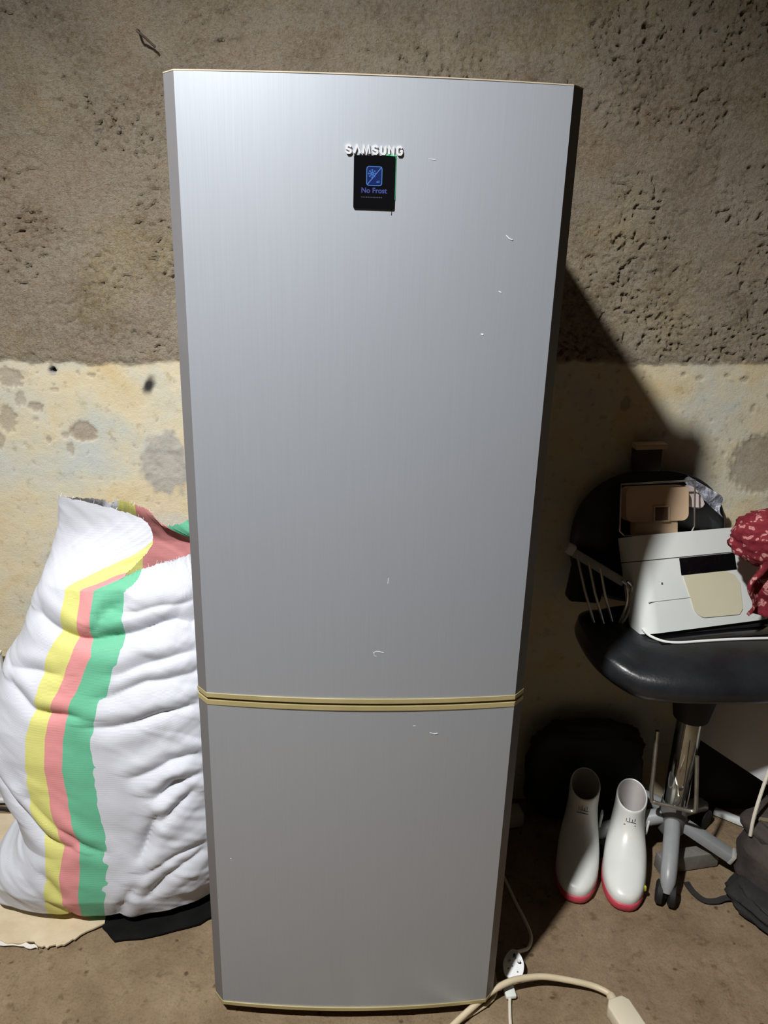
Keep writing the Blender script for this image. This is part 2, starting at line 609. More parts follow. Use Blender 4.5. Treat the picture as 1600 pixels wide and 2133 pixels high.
bm = BM()
place_poly = rrect(.0585, .0700, .002, 2)
a = [bm.verts.new((px + .0008, -.0158, pz + 1.6308)) for px, pz in place_poly]
b = [bm.verts.new((px + .0008, -.0186, pz + 1.6308)) for px, pz in place_poly]
bm.faces.new(a); bm.faces.new(b)
for i in range(len(a)):
    bm.faces.new((a[i], a[(i + 1) % len(a)], b[(i + 1) % len(a)], b[i]))
obj('display_panel', bm, black_gloss, upper_d, smooth=False)
blue = mat('blue_display_glow', (.02, .05, .12), .4, 0, .5, ((.05, .22, .75), .42))
dimblue = mat('dim_blue_display_glow', (.02, .03, .1), .4, 0, .5, ((.06, .07, .42), .24))
navy = mat('dark_blue_display_field', (.002, .006, .03), .3, 0, .5, ((.01, .03, .22), .25))
I = Matrix.Identity(4)
ix, iz = .0008, 1.6392
bm = BM()
fr = rrect(.0215, .0245, .003, 3)
stroke(bm, [(ix + p[0], iz + p[1]) for p in fr + fr[:1]], .0012, -.0185, -.0190, I)
for k in range(4):
    a = math.radians(45 * k)
    cx_, cz_ = ix - .0030, iz + .0030
    L_ = .0058
    stroke(bm, [(cx_ - L_ * math.cos(a), cz_ - L_ * math.sin(a)), (cx_ + L_ * math.cos(a), cz_ + L_ * math.sin(a))], .0011, -.0185, -.0190, I)
for k in range(8):
    a = math.radians(45 * k)
    for s_ in (-1, 1):
        q = (cx_ + .0038 * math.cos(a), cz_ + .0038 * math.sin(a))
        stroke(bm, [q, (q[0] + .0019 * math.cos(a + s_ * .75), q[1] + .0019 * math.sin(a + s_ * .75))], .0007, -.0185, -.0190, I)
stroke(bm, [(ix - .0095, iz - .0110), (ix + .0095, iz + .0110)], .0013, -.0185, -.0191, I)
for k in range(2):
    stroke(bm, [(ix + .0032 , iz - .0068 - k * .0016), (ix + .0078, iz - .0062 - k * .0016)], .0008, -.0185, -.0190, I)
obj('frost_icon', bm, blue, upper_d, smooth=False)
bm = BM()
box(bm, (.0200, .0003, .0230), (ix, -.0186, iz))
obj('icon_field', bm, navy, upper_d, smooth=False)


def text_mesh(body, size, loc, m, name, parent, ext=.0003, off=0.0):
    cu = bpy.data.curves.new(name, 'FONT')
    cu.body = body
    cu.size = size
    cu.extrude = ext
    cu.offset = off
    cu.align_x = 'CENTER'
    o = bpy.data.objects.new(name, cu)
    me = bpy.data.meshes.new_from_object(o)
    bpy.data.objects.remove(o)
    me.materials.clear()
    me.transform(Matrix.Translation(loc) @ Matrix.Rotation(math.pi / 2, 4, 'X'))
    return link(name, me, m, parent, smooth=False)


text_mesh('No Frost', .0098, (.0008, -.0189, 1.6170), dimblue, 'display_lettering', upper_d, .0002, .00025)
bm = BM()
xx = -.0175
for k in range(13):
    l_ = random.choice((.0012, .0016, .002))
    stroke(bm, [(xx, 1.6112), (xx + l_, 1.6112)], .0011, -.0186, -.0189, I)
    xx += l_ + .0009
obj('caption_lettering', bm, mat('dim_caption', (.03, .03, .04), .5, 0, .5, ((.03, .03, .09), .25)), upper_d, smooth=False)
bm = BM()
box(bm, (.020, .0006, .0016), (.0205, -.0180, 1.6670), (0, .06, 0))
box(bm, (.0010, .0006, .058), (.0307, -.0172, 1.6380))
obj('film_edge', bm, mat('film_green_reflection', (.06, .48, .22), .25, 0), upper_d, smooth=False)  # film edge; its green reflection is put into the colour
bm = BM()
stroke(bm, [(.0262, 1.5960), (.0268, 1.5920), (.0264, 1.5885)], .0008, -.0158, -.0170, I)
obj('adhesive_tail', bm, black_matt, upper_d, smooth=False)


def surf_y(x): return -BUL * (1 - (x / FI) ** 2)


scuff = mottled('pale_scuff', (.60, .61, .63), (.66, .67, .69), 60, .6, 0)


def scuff_mark(parent, pts, wd):
    bm = BM()
    y = surf_y(pts[0][0])
    stroke(bm, pts, wd, y + .0006, y - .00025, I)
    return obj('scuff_mark', bm, scuff, parent, smooth=False)


scuff_mark(upper_d, [(.0175, .8755), (.020, .8775), (.0235, .8788), (.027, .8788), (.030, .8780), (.033, .8766), (.036, .8764)], .0011)
scuff_mark(upper_d, [(.0192, .8765), (.0188, .8740), (.0195, .8715), (.0212, .8697), (.0235, .8690)], .0007)
scuff_mark(upper_d, [(.0395, 1.018), (.0392, 1.008)], .0009)
scuff_mark(upper_d, [(.169, 1.4235), (.173, 1.4228)], .0022)
scuff_mark(upper_d, [(.197, 1.566), (.202, 1.5615), (.207, 1.560)], .0010)
scuff_mark(upper_d, [(.192, 1.487), (.196, 1.485)], .0012)
scuff_mark(upper_d, [(.077, 1.664), (.087, 1.6635)], .0006)
scuff_mark(lower_d, [(.125, .7115), (.133, .7085), (.139, .7095)], .0012)
scuff_mark(lower_d, [(.093, .7265), (.098, .7260)], .0010)
scuff_mark(lower_d, [(-.2490, .415), (-.2440, .4153)], .0012)

# ------------------------------------------------------------------ woven sack with coloured stripes
ZT = [0.00, .035, .09, .14, .205, .27, .354, .44, .503, .57, .672, .75, .82]
XL = [-.84, -.905, -.905, -.870, -.812, -.828, -.862, -.880, -.873, -.848, -.797, -.762, -.733]
XR = [-.37, -.325, -.312, -.308, -.308, -.308, -.308, -.308, -.308, -.310, -.318, -.335, -.352]
YF = [.27, .222, .208, .208, .213, .220, .228, .238, .248, .262, .288, .312, .338]
YB = [.56, .62, .640, .645, .645, .645, .648, .650, .650, .650, .650, .650, .645]
STR_Z = [.0, .039, .165, .232, .332, .434, .505, .567, .629, .686, .729, .80]
STR_X = [(-.728, -.678, -.644, -.601), (-.728, -.678, -.644, -.601), (-.712, -.681, -.636, -.588), (-.708, -.667, -.63, -.584), (-.734, -.688, -.646, -.59),
         (-.74, -.697, -.658, -.598), (-.734, -.691, -.65, -.596), (-.716, -.679, -.639, -.583), (-.702, -.653, -.612, -.555),
         (-.686, -.63, -.586, -.53), (-.663, -.619, -.592, -.523), (-.648, -.613, -.584, -.52)]
RIM = [(0, -.372, .50, .875), (.08, -.385, .43, .877), (.16, -.443, .39, .869), (.22, -.491, .372, .859), (.26, -.518, .362, .848), (.30, -.499, .40, .866),
       (.34, -.471, .42, .905), (.39, -.486, .43, .951), (.44, -.555, .43, .980), (.5, -.660, .42, 1.009), (.56, -.672, .46, .996), (.62, -.627, .565, .957),
       (.655, -.606, .575, .944), (.70, -.590, .575, .952), (.78, -.53, .60, .922), (.84, -.498, .61, .878), (.9, -.457, .61, .880), (.96, -.400, .60, .905), (1.0, -.372, .50, .875)]
CRE = [
    (.018, [(-0.715, 0.756), (-0.666, 0.739), (-0.61, 0.72), (-0.581, 0.717), (-0.523, 0.727), (-0.465, 0.747), (-0.406, 0.759), (-0.375, 0.745)]),
    (.013, [(-0.581, 0.74), (-0.552, 0.771), (-0.524, 0.8)]),
    (.009, [(-0.535, 0.772), (-0.466, 0.787), (-0.375, 0.789)]),
    (.009, [(-0.37, 0.636), (-0.464, 0.63), (-0.553, 0.599)]),
    (.012, [(-0.366, 0.562), (-0.406, 0.56), (-0.496, 0.544), (-0.591, 0.526)]),
    (.009, [(-0.374, 0.686), (-0.435, 0.679), (-0.522, 0.652)]),
    (.008, [(-0.786, 0.641), (-0.712, 0.645), (-0.659, 0.646)]),
    (.011, [(-0.778, 0.609), (-0.712, 0.566), (-0.672, 0.555), (-0.613, 0.548)]),
    (.010, [(-0.365, 0.445), (-0.426, 0.443), (-0.501, 0.413)]),
    (.013, [(-0.363, 0.39), (-0.411, 0.39), (-0.459, 0.36)]),
    (.010, [(-0.376, 0.352), (-0.42, 0.326), (-0.446, 0.299)]),
    (.012, [(-0.46, 0.313), (-0.47, 0.266), (-0.491, 0.21)]),
    (.010, [(-0.36, 0.217), (-0.417, 0.203), (-0.482, 0.164)]),
    (.012, [(-0.364, 0.196), (-0.436, 0.157), (-0.486, 0.099)]),
    (.009, [(-0.516, 0.125), (-0.57, 0.027)]),
    (.015, [(-0.86, 0.42), (-0.791, 0.345), (-0.741, 0.296), (-0.707, 0.26), (-0.654, 0.232)]),
    (.010, [(-0.737, 0.355), (-0.679, 0.286), (-0.629, 0.245), (-0.585, 0.224)]),
    (.006, [(-0.723, 0.091), (-0.686, 0.06), (-0.662, 0.023)]),
    (.007, [(-0.719, 0.161), (-0.679, 0.102)]),
]
NU, NVb, NVt = 320, 280, 60
uu = np.linspace(0, 1, NU, endpoint=False)
EXP = 2 / 3.1


def ring_at(z):
    xl, xr = np.interp(z, ZT, XL), np.interp(z, ZT, XR)
    yf, yb = np.interp(z, ZT, YF), np.interp(z, ZT, YB)
    c_, s_ = np.cos(2 * np.pi * uu), np.sin(2 * np.pi * uu)
    xx_ = (xl + xr) / 2 + (xr - xl) / 2 * np.sign(c_) * np.abs(c_) ** EXP
    yy_ = (yf + yb) / 2 - (yb - yf) / 2 * np.sign(s_) * np.abs(s_) ** EXP
    return xx_, yy_


def smooth_tab(T, k=6):
    return T


rows, srow = [], []
half = uu <= .5
# the pull of the folds: crease displacement over the front, along the outward direction
zb = np.linspace(0, .82, NVb)


def wobu(z):
    return .0018 * pn(uu * 0 + z * 14, uu * 3, 230) + .0008 * pn(uu * 0 + z * 45, uu * 3, 231)


PX, PY, PZ, ST = [], [], [], []
for z in zb:
    xx_, yy_ = ring_at(z)
    bx = [np.interp(z, STR_Z, [r[k] for r in STR_X]) for k in range(4)]
    order = np.argsort(xx_[half])
    ub = np.interp(bx, xx_[half][order], uu[half][order])      # stripe limits as angle, left to right
    kn = [0, ub[3], ub[2], ub[1], ub[0], .5, .70, .745, .855, .94, 1.0]
    kv = [3.9, 3, 2, 1, 0, -.9, 0, 1, 2, 3, 3.9]
    PX.append(xx_); PY.append(yy_); PZ.append(np.full(NU, z)); ST.append(np.interp(uu + wobu(z), kn, kv))
lastub = ub
rim = np.array(RIM)
ruu = uu
dens = []
_rp = spline([tuple(r[1:]) for r in RIM[:-1]], 16, closed=True)
_ru = []
for i in range(len(RIM) - 1):
    _ru += list(np.linspace(RIM[i][0], RIM[i + 1][0], 16, endpoint=False))
_rp = np.array([tuple(p) for p in _rp]); _ru = np.array(_ru)
rx_, ry_, rz_ = (np.interp(uu, np.append(_ru, 1.0), np.append(_rp[:, k], _rp[0, k])) for k in range(3))
jag = .0035 * pn(uu * 170, uu * 0 + .3, 4) + .0025 * pn(uu * 330, uu * 0 + .7, 5)
rz_ = rz_ + jag
x0_, y0_ = ring_at(.82)
ub_r = [.345, .275, .255, .215]
for k in range(1, NVt + 1):
    t = k / NVt
    e = t * t * (3 - 2 * t) * .6 + t * .4
    PX.append(x0_ + (rx_ - x0_) * e); PY.append(y0_ + (ry_ - y0_) * e); PZ.append(.82 + (rz_ - .82) * t)
    q = [lastub[j] + (ub_r[j] - lastub[j]) * e for j in range(4)]
    ST.append(np.interp(uu + wobu(.82 + .1 * t), [0, q[3], q[2], q[1], q[0], .5, .70, .745, .855, .94, 1.0], [3.9, 3, 2, 1, 0, -.9, 0, 1, 2, 3, 3.9]))
PX, PY, PZ, ST = (np.array(a) for a in (PX, PY, PZ, ST))
# outward normals by finite differences (wrapping in u)
Pg = np.stack([PX, PY, PZ], -1)
du = np.roll(Pg, -1, 1) - np.roll(Pg, 1, 1)
dv = np.gradient(Pg, axis=0)
nn = np.cross(du, dv)
nn /= np.linalg.norm(nn, axis=-1, keepdims=True) + 1e-9
cen = Pg[:NVb].mean((0, 1))
if (nn[:NVb] * (Pg[:NVb] - cen)).sum() < 0: nn = -nn
disp = np.zeros(PX.shape)
front = sstep(.0, .25, np.sin(2 * np.pi * uu))[None, :]
wobx = PX + .010 * pn(PX * 12, PZ * 12, 201)
wobz = PZ + .010 * pn(PX * 12 + 5, PZ * 12, 202)
for dep, pl in CRE:
    best = np.full(PX.shape, 9.0)
    side = np.zeros(PX.shape)
    along = np.zeros(PX.shape)
    m_ = len(pl) - 1
    for i in range(m_):
        ax_, az_ = pl[i]; bx_, bz_ = pl[i + 1]
        ex, ez = bx_ - ax_, bz_ - az_
        t = np.clip(((wobx - ax_) * ex + (wobz - az_) * ez) / (ex * ex + ez * ez), 0, 1)
        dx_, dz_ = wobx - (ax_ + t * ex), wobz - (az_ + t * ez)
        d = np.hypot(dx_, dz_)
        up_ = d < best
        best = np.where(up_, d, best)
        sgn = np.sign(dz_ * abs(ex) + dx_ * abs(ez) * .5)
        side = np.where(up_, sgn, side)
        along = np.where(up_, (i + t) / m_, along)
    fade = .35 + .65 * np.sin(np.pi * np.clip(along, .04, .96)) ** .6
    wdt = .007 + dep * .35
    groove = -np.exp(-(best / wdt) ** 1.15) * dep * 1.1
    swell = np.exp(-((best - wdt * 2.6) / (wdt * 1.7)) ** 2) * dep * .55 * np.where(side > 0, 1.0, .45)
    disp += (groove + swell) * fade * front
# loose cloth: drawn-out wrinkles, stronger to the right and low on the left
a1 = fbm(PX * 4 - PZ * 3, PZ * 15 + PX * 9, 3, 210, .42)
a2 = fbm(PX * 9 + PZ * 7, PZ * 24 - PX * 20, 2, 215)
rt = sstep(-.56, -.38, PX)
lf = sstep(-.70, -.80, PX)
top = sstep(.76, .86, PZ)
disp += (.0045 * a1 + .0075 * (np.sqrt(a1 * a1 + .004) - .22)) * (.25 + .75 * np.maximum(rt, lf * .8)) * (1 - .4 * top)
disp += (.0022 * a2) * (.12 + .88 * rt) * (1 - .5 * top)
disp += .010 * fbm(PX * 5, PZ * 5, 2, 220) * (1 - top)
disp += .0035 * fbm(PX * 16 + PZ * 9, PZ * 10, 3, 225) * top
lim = sstep(.0, .03, PZ)
disp *= lim
Pg = Pg + nn * disp[..., None]
Pg[..., 2] = np.maximum(Pg[..., 2], .001)
Pg[..., 0] = np.minimum(Pg[..., 0], -.3005 - .0)
Pg[..., 1] = np.minimum(Pg[..., 1], .668)
nv = Pg.shape[0]
idx = np.arange(nv * NU).reshape(nv, NU)
q = np.stack([idx[:-1], np.roll(idx[:-1], -1, 1), np.roll(idx[1:], -1, 1), idx[1:]], -1).reshape(-1, 4)
verts = Pg.reshape(-1, 3).tolist() + [[-.60, .42, .001]]
faces = q.tolist() + [[int(idx[0, (k + 1) % NU]), int(idx[0, k]), nv * NU] for k in range(NU)]
me = bpy.data.meshes.new('sack')
me.from_pydata(verts, [], faces)
me.update()
add_attr(me, 'stripe', np.append(ST.reshape(-1), 3.9))
sm = mat('white_woven_polypropylene', (.8, .8, .82), .55, 0, .25)
n = N(sm)
stp = n.math('DIVIDE', n.math('ADD', n.attr('stripe'), 1.0), 5.0)
W_ = (.60, .625, .69)
c = n.ramp(stp, [(0, W_), (.2, (.66, .65, .21)), (.4, (.70, .29, .29)), (.6, (.14, .48, .30)), (.8, W_)], 'CONSTANT')
v = n.coord()
c = n.mix(.35, c, n.ramp(n.noise(v, 14, 5, .6), [(.3, (.86, .86, .88)), (.6, (1, 1, 1))]), 'MULTIPLY')
n.base(c)
n.rough(n.math('ADD', n.math('MULTIPLY', n.noise(v, 30, 3), .2), .45))
vw = n.coord((1, 1, 1))
w1 = n.new('ShaderNodeTexWave', wave_type='BANDS', bands_direction='X')
w1.inputs['Scale'].default_value = 130; w1.inputs['Distortion'].default_value = .6
w2 = n.new('ShaderNodeTexWave', wave_type='BANDS', bands_direction='Z')
w2.inputs['Scale'].default_value = 130; w2.inputs['Distortion'].default_value = .6
n.ln(vw, w1.inputs['Vector']); n.ln(vw, w2.inputs['Vector'])
weave = n.math('ADD', n.math('ADD', w1.outputs['Fac'], w2.outputs['Fac']), n.math('MULTIPLY', n.noise(v, 45, 5, .6), 3.0))
n.bump(weave, .18, .003)
sack = link('sack', me, sm, None, True, (-.6, .42, 0))
tag(sack, 'big slumped white woven sack with yellow, pink and green stripes', 'sack')
# frayed threads on the mouth
fray = BM()
for k in range(0, NU, 2):
    if random.random() < .35:
        p = Vector(Pg[-1, k])
        q_ = p + Vector((random.uniform(-.004, .004), random.uniform(-.004, .004), random.uniform(.002, .008)))
        tube(fray, [p - Vector((0, 0, .002)), q_], .0005, 3)
o = obj('frayed_threads', fray, mottled('white_threads', (.72, .73, .76), (.78, .78, .80), 20, .5, 0), sack, smooth=False)
o['kind'] = 'stuff'

# ------------------------------------------------------------------ flat things under and beside the sack
def sheet(name, outline, z, th, m, amp=.003, fx=14, seed=5, res=.012, loc=None):
    """a thin crumpled sheet lying on the floor, cut to an outline"""
    xs = [p[0] for p in outline]; ys = [p[1] for p in outline]
    bm = BM()
    vs = [bm.verts.new((x_, y_, 0)) for x_, y_ in outline]
    f_ = bm.faces.new(vs)
    for ax, lo, hi in ((Vector((1, 0, 0)), min(xs), max(xs)), (Vector((0, 1, 0)), min(ys), max(ys))):
        t_ = lo + res
        while t_ < hi:
            bmesh.ops.bisect_plane(bm, geom=bm.verts[:] + bm.edges[:] + bm.faces[:], plane_co=ax * t_, plane_no=ax, dist=1e-5)
            t_ += res
    bmesh.ops.triangulate(bm, faces=[f for f in bm.faces if len(f.verts) > 4])
    co = np.array([v_.co[:] for v_ in bm.verts])
    h_ = amp * (fbm(co[:, 0] * fx, co[:, 1] * fx, 3, seed) + .6)
    for v_, hh in zip(bm.verts, h_): v_.co.z = z + max(0, hh)
    r_ = bmesh.ops.extrude_face_region(bm, geom=bm.faces[:])
    bmesh.ops.translate(bm, vec=(0, 0, -th), verts=[g for g in r_['geom'] if isinstance(g, bmesh.types.BMVert)])
    return obj(name, bm, m, None, True, 40, loc=loc)


def ragged(pts, n_=5, amp=.008, seed=1):
    r_ = random.Random(seed)
    out = []
    for i, a in enumerate(pts):
        b = pts[(i + 1) % len(pts)]
        for k in range(n_):
            t_ = k / n_
            out.append((a[0] + (b[0] - a[0]) * t_ + r_.uniform(-amp, amp), a[1] + (b[1] - a[1]) * t_ + r_.uniform(-amp, amp)))
    return out


o = sheet('cardboard_sheet', ragged([(-1.25, .60), (-.92, .60), (-.80, .45), (-.60, .40), (-.600, .225), (-.640, .195), (-.672, .168), (-.705, .160), (-.745, .172), (-.80, .172), (-.86, .185), (-1.0, .19), (-1.25, .20)], 5, .004, 3),
          .006, .004, mottled('worn_beige_card', (.50, .41, .27), (.60, .51, .36), 12, .8, .4, 40, .006), .004, 12, 8, .014)
tag(o, 'torn beige cardboard sheet lying under the striped sack', 'cardboard')
o = sheet('scrap_of_paper', ragged([(-.86, .196), (-.80, .188), (-.745, .170), (-.725, .160), (-.76, .162), (-.86, .176)], 4, .003, 9), .004, .0015,
          mottled('white_paper', (.62, .60, .55), (.7, .68, .62), 30, .8, .2, 60), .003, 30, 3, .01)
tag(o, 'torn strip of white paper at the edge of the beige cardboard', 'paper')
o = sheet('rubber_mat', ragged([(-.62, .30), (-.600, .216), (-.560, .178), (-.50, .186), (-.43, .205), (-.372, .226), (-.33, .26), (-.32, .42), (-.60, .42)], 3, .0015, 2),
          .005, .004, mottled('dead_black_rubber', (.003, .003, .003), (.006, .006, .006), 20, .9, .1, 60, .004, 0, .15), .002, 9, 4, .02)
tag(o, 'thin black rubber mat sticking out under the sack beside the fridge', 'mat')

t = thing('leaning_panel', (-1.1, .65, 0), 'white laminated board standing against the wall behind the sack', 'board')
bm = BM()
box(bm, (.46, .016, .47), (-1.19, .652, .252), (.02, 0, 0), .002)
obj('board_face', bm, white_board, t)
bm = BM()
box(bm, (.46, .022, .012), (-1.19, .650, .014), None, .002)
obj('edge_strip', bm, white_board, t)
bm = BM()
box(bm, (.46, .020, .008), (-1.19, .648, .491), None, .002)
obj('edge_strip', bm, mottled('white_edging', (.74, .74, .73), (.8, .8, .79), 9, .4, 0), t)
bm = BM()
tube(bm, spline([(-1.3, .60, .008), (-1.10, .615, .008), (-1.02, .62, .008), (-.975, .61, .009), (-.955, .585, .012), (-.93, .56, .012)], 6), .0045, 8)
tag(obj('dark_cable', bm, black_rubber, loc=(-1.0, .6, 0)), 'short dark cable on the floor in front of the white board', 'cable')

# nail in the upper wall
bm = BM()
tube(bm, spline([(-.493, .695, 1.966), (-.492, .662, 1.963), (-.489, .650, 1.958), (-.482, .652, 1.953), (-.470, .657, 1.944), (-.456, .662, 1.932)], 4), .0026, 8)
tag(obj('bent_nail', bm, mottled('rusty_iron', (.06, .045, .035), (.1, .07, .05), 60, .7, .2, 200), loc=(-.49, .68, 1.955)), 'bent rusty nail sticking out of the rough plaster above the fridge', 'nail')

# ------------------------------------------------------------------ rubber boots
boot_white = mottled('white_rubber', (.68, .70, .67), (.74, .76, .73), 10, .33, .03, 50)
boot_in = mottled('boot_lining', (.50, .47, .46), (.56, .53, .52), 15, .8, .1)
boot_red = mottled('red_rubber_sole', (.50, .05, .08), (.58, .08, .11), 14, .5, .1)
boot_yel = mat('yellow_stain', (.55, .50, .06), .5)


def boot(loc, rz, H_, label, lean, stain):
    t = thing('rubber_boot', loc, label, 'boot', 'pair of white rubber boots')
    # local: toe towards -y, heel at +y
    M = Matrix.Translation(loc) @ Matrix.Rotation(rz, 4, 'Z')

    def foot_ring(z, grow=0.0, n_=40):
        out = []
        for k in range(n_):
            a = 2 * math.pi * k / n_
            c_, s_ = math.cos(a), math.sin(a)
            yy_ = -.145 * abs(s_) ** .80 if s_ > 0 else -.125 * s_
            wx = .056 if s_ > 0 else .043
            wx *= 1 - .10 * math.exp(-((yy_ - .02) / .05) ** 2)
            xx_ = wx * math.copysign(abs(c_) ** .80, c_)
            out.append(Vector((xx_ * (1 + grow), yy_ * (1 + grow), z)))
        return out

    def shaft_ring(cy, rx, ry, z, tilt, n_=40):
        out = []
        for k in range(n_):
            a = 2 * math.pi * k / n_
            out.append(Vector((rx * math.cos(a) + lean * z, cy - ry * math.sin(a), z + tilt * math.sin(a))))
        return out
    # upper: blends from the foot outline into the shaft
    rings = [foot_ring(.022, .0), foot_ring(.030, .015), foot_ring(.045, .01)]
    prof = [(.062, .030, .056, .126, .020), (.078, .036, .052, .112, .024), (.094, .046, .047, .094, .026), (.112, .055, .043, .077, .022), (.132, .060, .0405, .066, .012),
            (.155, .062, .0395, .060, .004), (.172, .062, .0395, .058, .0), (H_, .062, .0405, .058, -.008)]
    for z, cy, rx, ry, bulge in prof:
        r_ = shaft_ring(cy, rx, ry, z, 0)
        f_ = foot_ring(z)
        k_ = max(0.0, min(1.0, (.12 - z) / .075)) ** 1.2
        tilt = -.010 if z == H_ else 0
        mixd = []
        for a, b in zip(r_, f_):
            p = a.lerp(b, k_)
            # the toe closes lower than the instep
            if p.y < 0: p.z = z - (z - .045) * min(1, (-p.y / .145)) ** 1.5 * .62
            p.z += tilt * (-(p.y - cy) / .06)
            mixd.append(p)
        rings.append(mixd)
    top_outer = rings[-1]
    cyt = sum(p.y for p in top_outer) / len(top_outer)
    cxt = sum(p.x for p in top_outer) / len(top_outer)
    rim_ = [Vector((cxt + (p.x - cxt) * .93, cyt + (p.y - cyt) * .95, p.z + .002)) for p in top_outer]
    inner = [Vector((cxt + (p.x - cxt) * .88, cyt + (p.y - cyt) * .92, p.z - .001)) for p in top_outer]
    bm = BM()
    loft(bm, rings + [rim_, inner], caps=False)
    place(bm, M)
    up = obj('boot_upper', bm, boot_white, t, sharp=60)
    md = up.modifiers.new('soften', 'SUBSURF'); md.levels = 1; md.render_levels = 1
    bm = BM()
    ins = [inner]
    for d_, s_ in ((.03, .97), (.07, .95), (.12, .95)):
        ins.append([Vector((cxt + (p.x - cxt) * s_ - lean * d_, cyt + (p.y - cyt) * s_, p.z - d_)) for p in inner])
    R_ = loft(bm, ins, caps=False)
    bm.faces.new(R_[-1])
    place(bm, M)
    obj('boot_lining', bm, boot_in, t)
    bm = BM()
    loft(bm, [foot_ring(.0, -.03), foot_ring(.003, .0), foot_ring(.010, .025), foot_ring(.022, .030), foot_ring(.025, .015), foot_ring(.025, -.05)])
    place(bm, M)
    obj('sole', bm, boot_red, t, sharp=60)
    # size mark and little strokes near the top of the shaft, facing the toe
    bm = BM()
    yf_ = lambda z: (.062 - .0595)
    for k, (x_, z_, l_, vert) in enumerate([(-.012, .0, .016, 1), (-.004, .004, .020, 1), (.004, .0, .018, 1), (.011, .004, .014, 1), (-.001, -.012, .030, 0), (.002, -.003, .022, 0)]):
        zc = H_ - .036 + z_
        xo = lean * zc
        sx, sz = (.0012, l_ * .62) if vert else (l_, .0011)
        box(bm, (sx, .0016, sz), (xo + x_ * .9, .0012 + (x_ / .0395) ** 2 * .026, zc))
    place(bm, M)
    obj('size_lettering', bm, mat('boot_ink', (.05, .055, .06), .6), t, smooth=False)
    # pull tab / buckle bump on the outer side
    bm = BM()
    box(bm, (.006, .022, .045), (.052 + lean * .1, .062, .105), (0, .06, 0), .0025)
    place(bm, M)
    obj('side_tab', bm, boot_white, t)
    if stain:
        bm = BM()
        box(bm, (.006, .020, .014), (.0475, -.084, .036), (0, -.1, .45), .002)
        place(bm, M)
        obj('paint_stain', bm, boot_yel, t)
    return t


boot((.708, .400, 0), math.radians(-17), .192, 'white rubber boot with red sole in the light, beside the castor', .02, True)
boot((.592, .425, 0), math.radians(-17), .207, 'white rubber boot with red sole half in the fridge shadow', .0, False)

# ------------------------------------------------------------------ swivel chair
CH = (.845, .45, 0)
chair = thing('swivel_chair', CH, 'black leatherette swivel chair with round backrest and chrome column', 'chair')


def pad(c, ax, ay, h, ex=2.6, n_=56, m_=14, axis_='Z', puff=.5):
    """rounded cushion: superellipse outline, pillow profile"""
    rings = []
    for i in range(m_ + 1):
        t_ = -1 + 2 * i / m_
        a = math.asin(max(-1, min(1, t_)))
        s_ = math.cos(a) ** puff
        rings.append([(ax * s_ * math.copysign(abs(math.cos(2 * math.pi * k / n_)) ** (2 / ex), math.cos(2 * math.pi * k / n_)),
                       ay * s_ * math.copysign(abs(math.sin(2 * math.pi * k / n_)) ** (2 / ex), math.sin(2 * math.pi * k / n_)),
                       h * t_) for k in range(n_)])
    rings[0] = [tuple(v * .999 for v in rings[1][k][:2]) + (rings[0][k][2],) for k in range(n_)]
    rings[-1] = [tuple(v * .93 for v in rings[-2][k][:2]) + (rings[-1][k][2],) for k in range(n_)]
    rings[0] = [(p[0] * .8, p[1] * .8, p[2]) for p in rings[0]]
    bm = BM()
    loft(bm, rings)
    if axis_ == 'Y': bmesh.ops.rotate(bm, cent=(0, 0, 0), matrix=Matrix.Rotation(math.pi / 2, 3, 'X'), verts=bm.verts)
    bmesh.ops.translate(bm, vec=c, verts=bm.verts)
    return bm


bm = pad((.800, .425, .645), .272, .205, .055, 2.7)
for v_ in bm.verts:
    d_ = (v_.co.x - .80) / .27
    v_.co.z -= .016 * d_ * d_ if v_.co.z < .66 else 0
    if v_.co.x < .62: v_.co.z += (.62 - v_.co.x) * .35
obj('seat', bm, black_leather, chair)
bm = pad((.745, .648, .850), .203, .185, .018, 2.3, axis_='Y', puff=.6)
obj('backrest', bm, black_leather, chair)
bm = BM()
box(bm, (.07, .012, .30), (.80, .655, .60), None, .003)
obj('back_bracket', bm, black_matt, chair)
bm = BM()
lathe(bm, [(.0, 0), (.030, 0), (.032, .01), (.032, .27), (.030, .275), (0, .275)], (.845, .45, .175), 28)
obj('column', bm, mottled('dark_chrome', (.42, .43, .41), (.52, .53, .50), 20, .12, 0, 60, .002, 1.0), chair)
bm = BM()
lathe(bm, [(0, 0), (.043, 0), (.052, .05), (.07, .16), (0, .16)], (.845, .45, .44), 24)
obj('column_collar', bm, black_matt, chair)
bm = BM()
lathe(bm, [(0, 0), (.026, 0), (.036, .015), (.036, .075), (.033, .10), (0, .10)], (.845, .45, .08), 24)
obj('hub', bm, dark_steel, chair)
bm = BM()
fl = [(.741, .400, .432), (.748, .400, .32), (.755, .400, .232), (.766, .396, .219), (.80, .388, .215), (.845, .378, .209), (.858, .374, .212), (.860, .372, .225), (.850, .372, .30), (.838, .372, .378)]
tube(bm, spline(fl, 5), .0052, 8)
tube(bm, [(.812, .386, .213), (.830, .405, .214), (.840, .424, .215)], .006, 8)
obj('bracket_loop', bm, dull_metal, chair)


def castor(x_, y_, rz):
    ms = Matrix.Translation((x_, y_, 0)) @ Matrix.Rotation(rz, 4, 'Z')
    bm = BM()
    for s_ in (-1, 1):
        lathe(bm, [(0, -.009), (.024, -.009), (.029, -.006), (.029, .006), (.024, .009), (.016, .0095), (.014, .006), (0, .006)], (s_ * .015, 0, .029), 22, 'X')
    box(bm, (.014, .022, .036), (0, 0, .044), None, .004)
    place(bm, ms)
    return bm


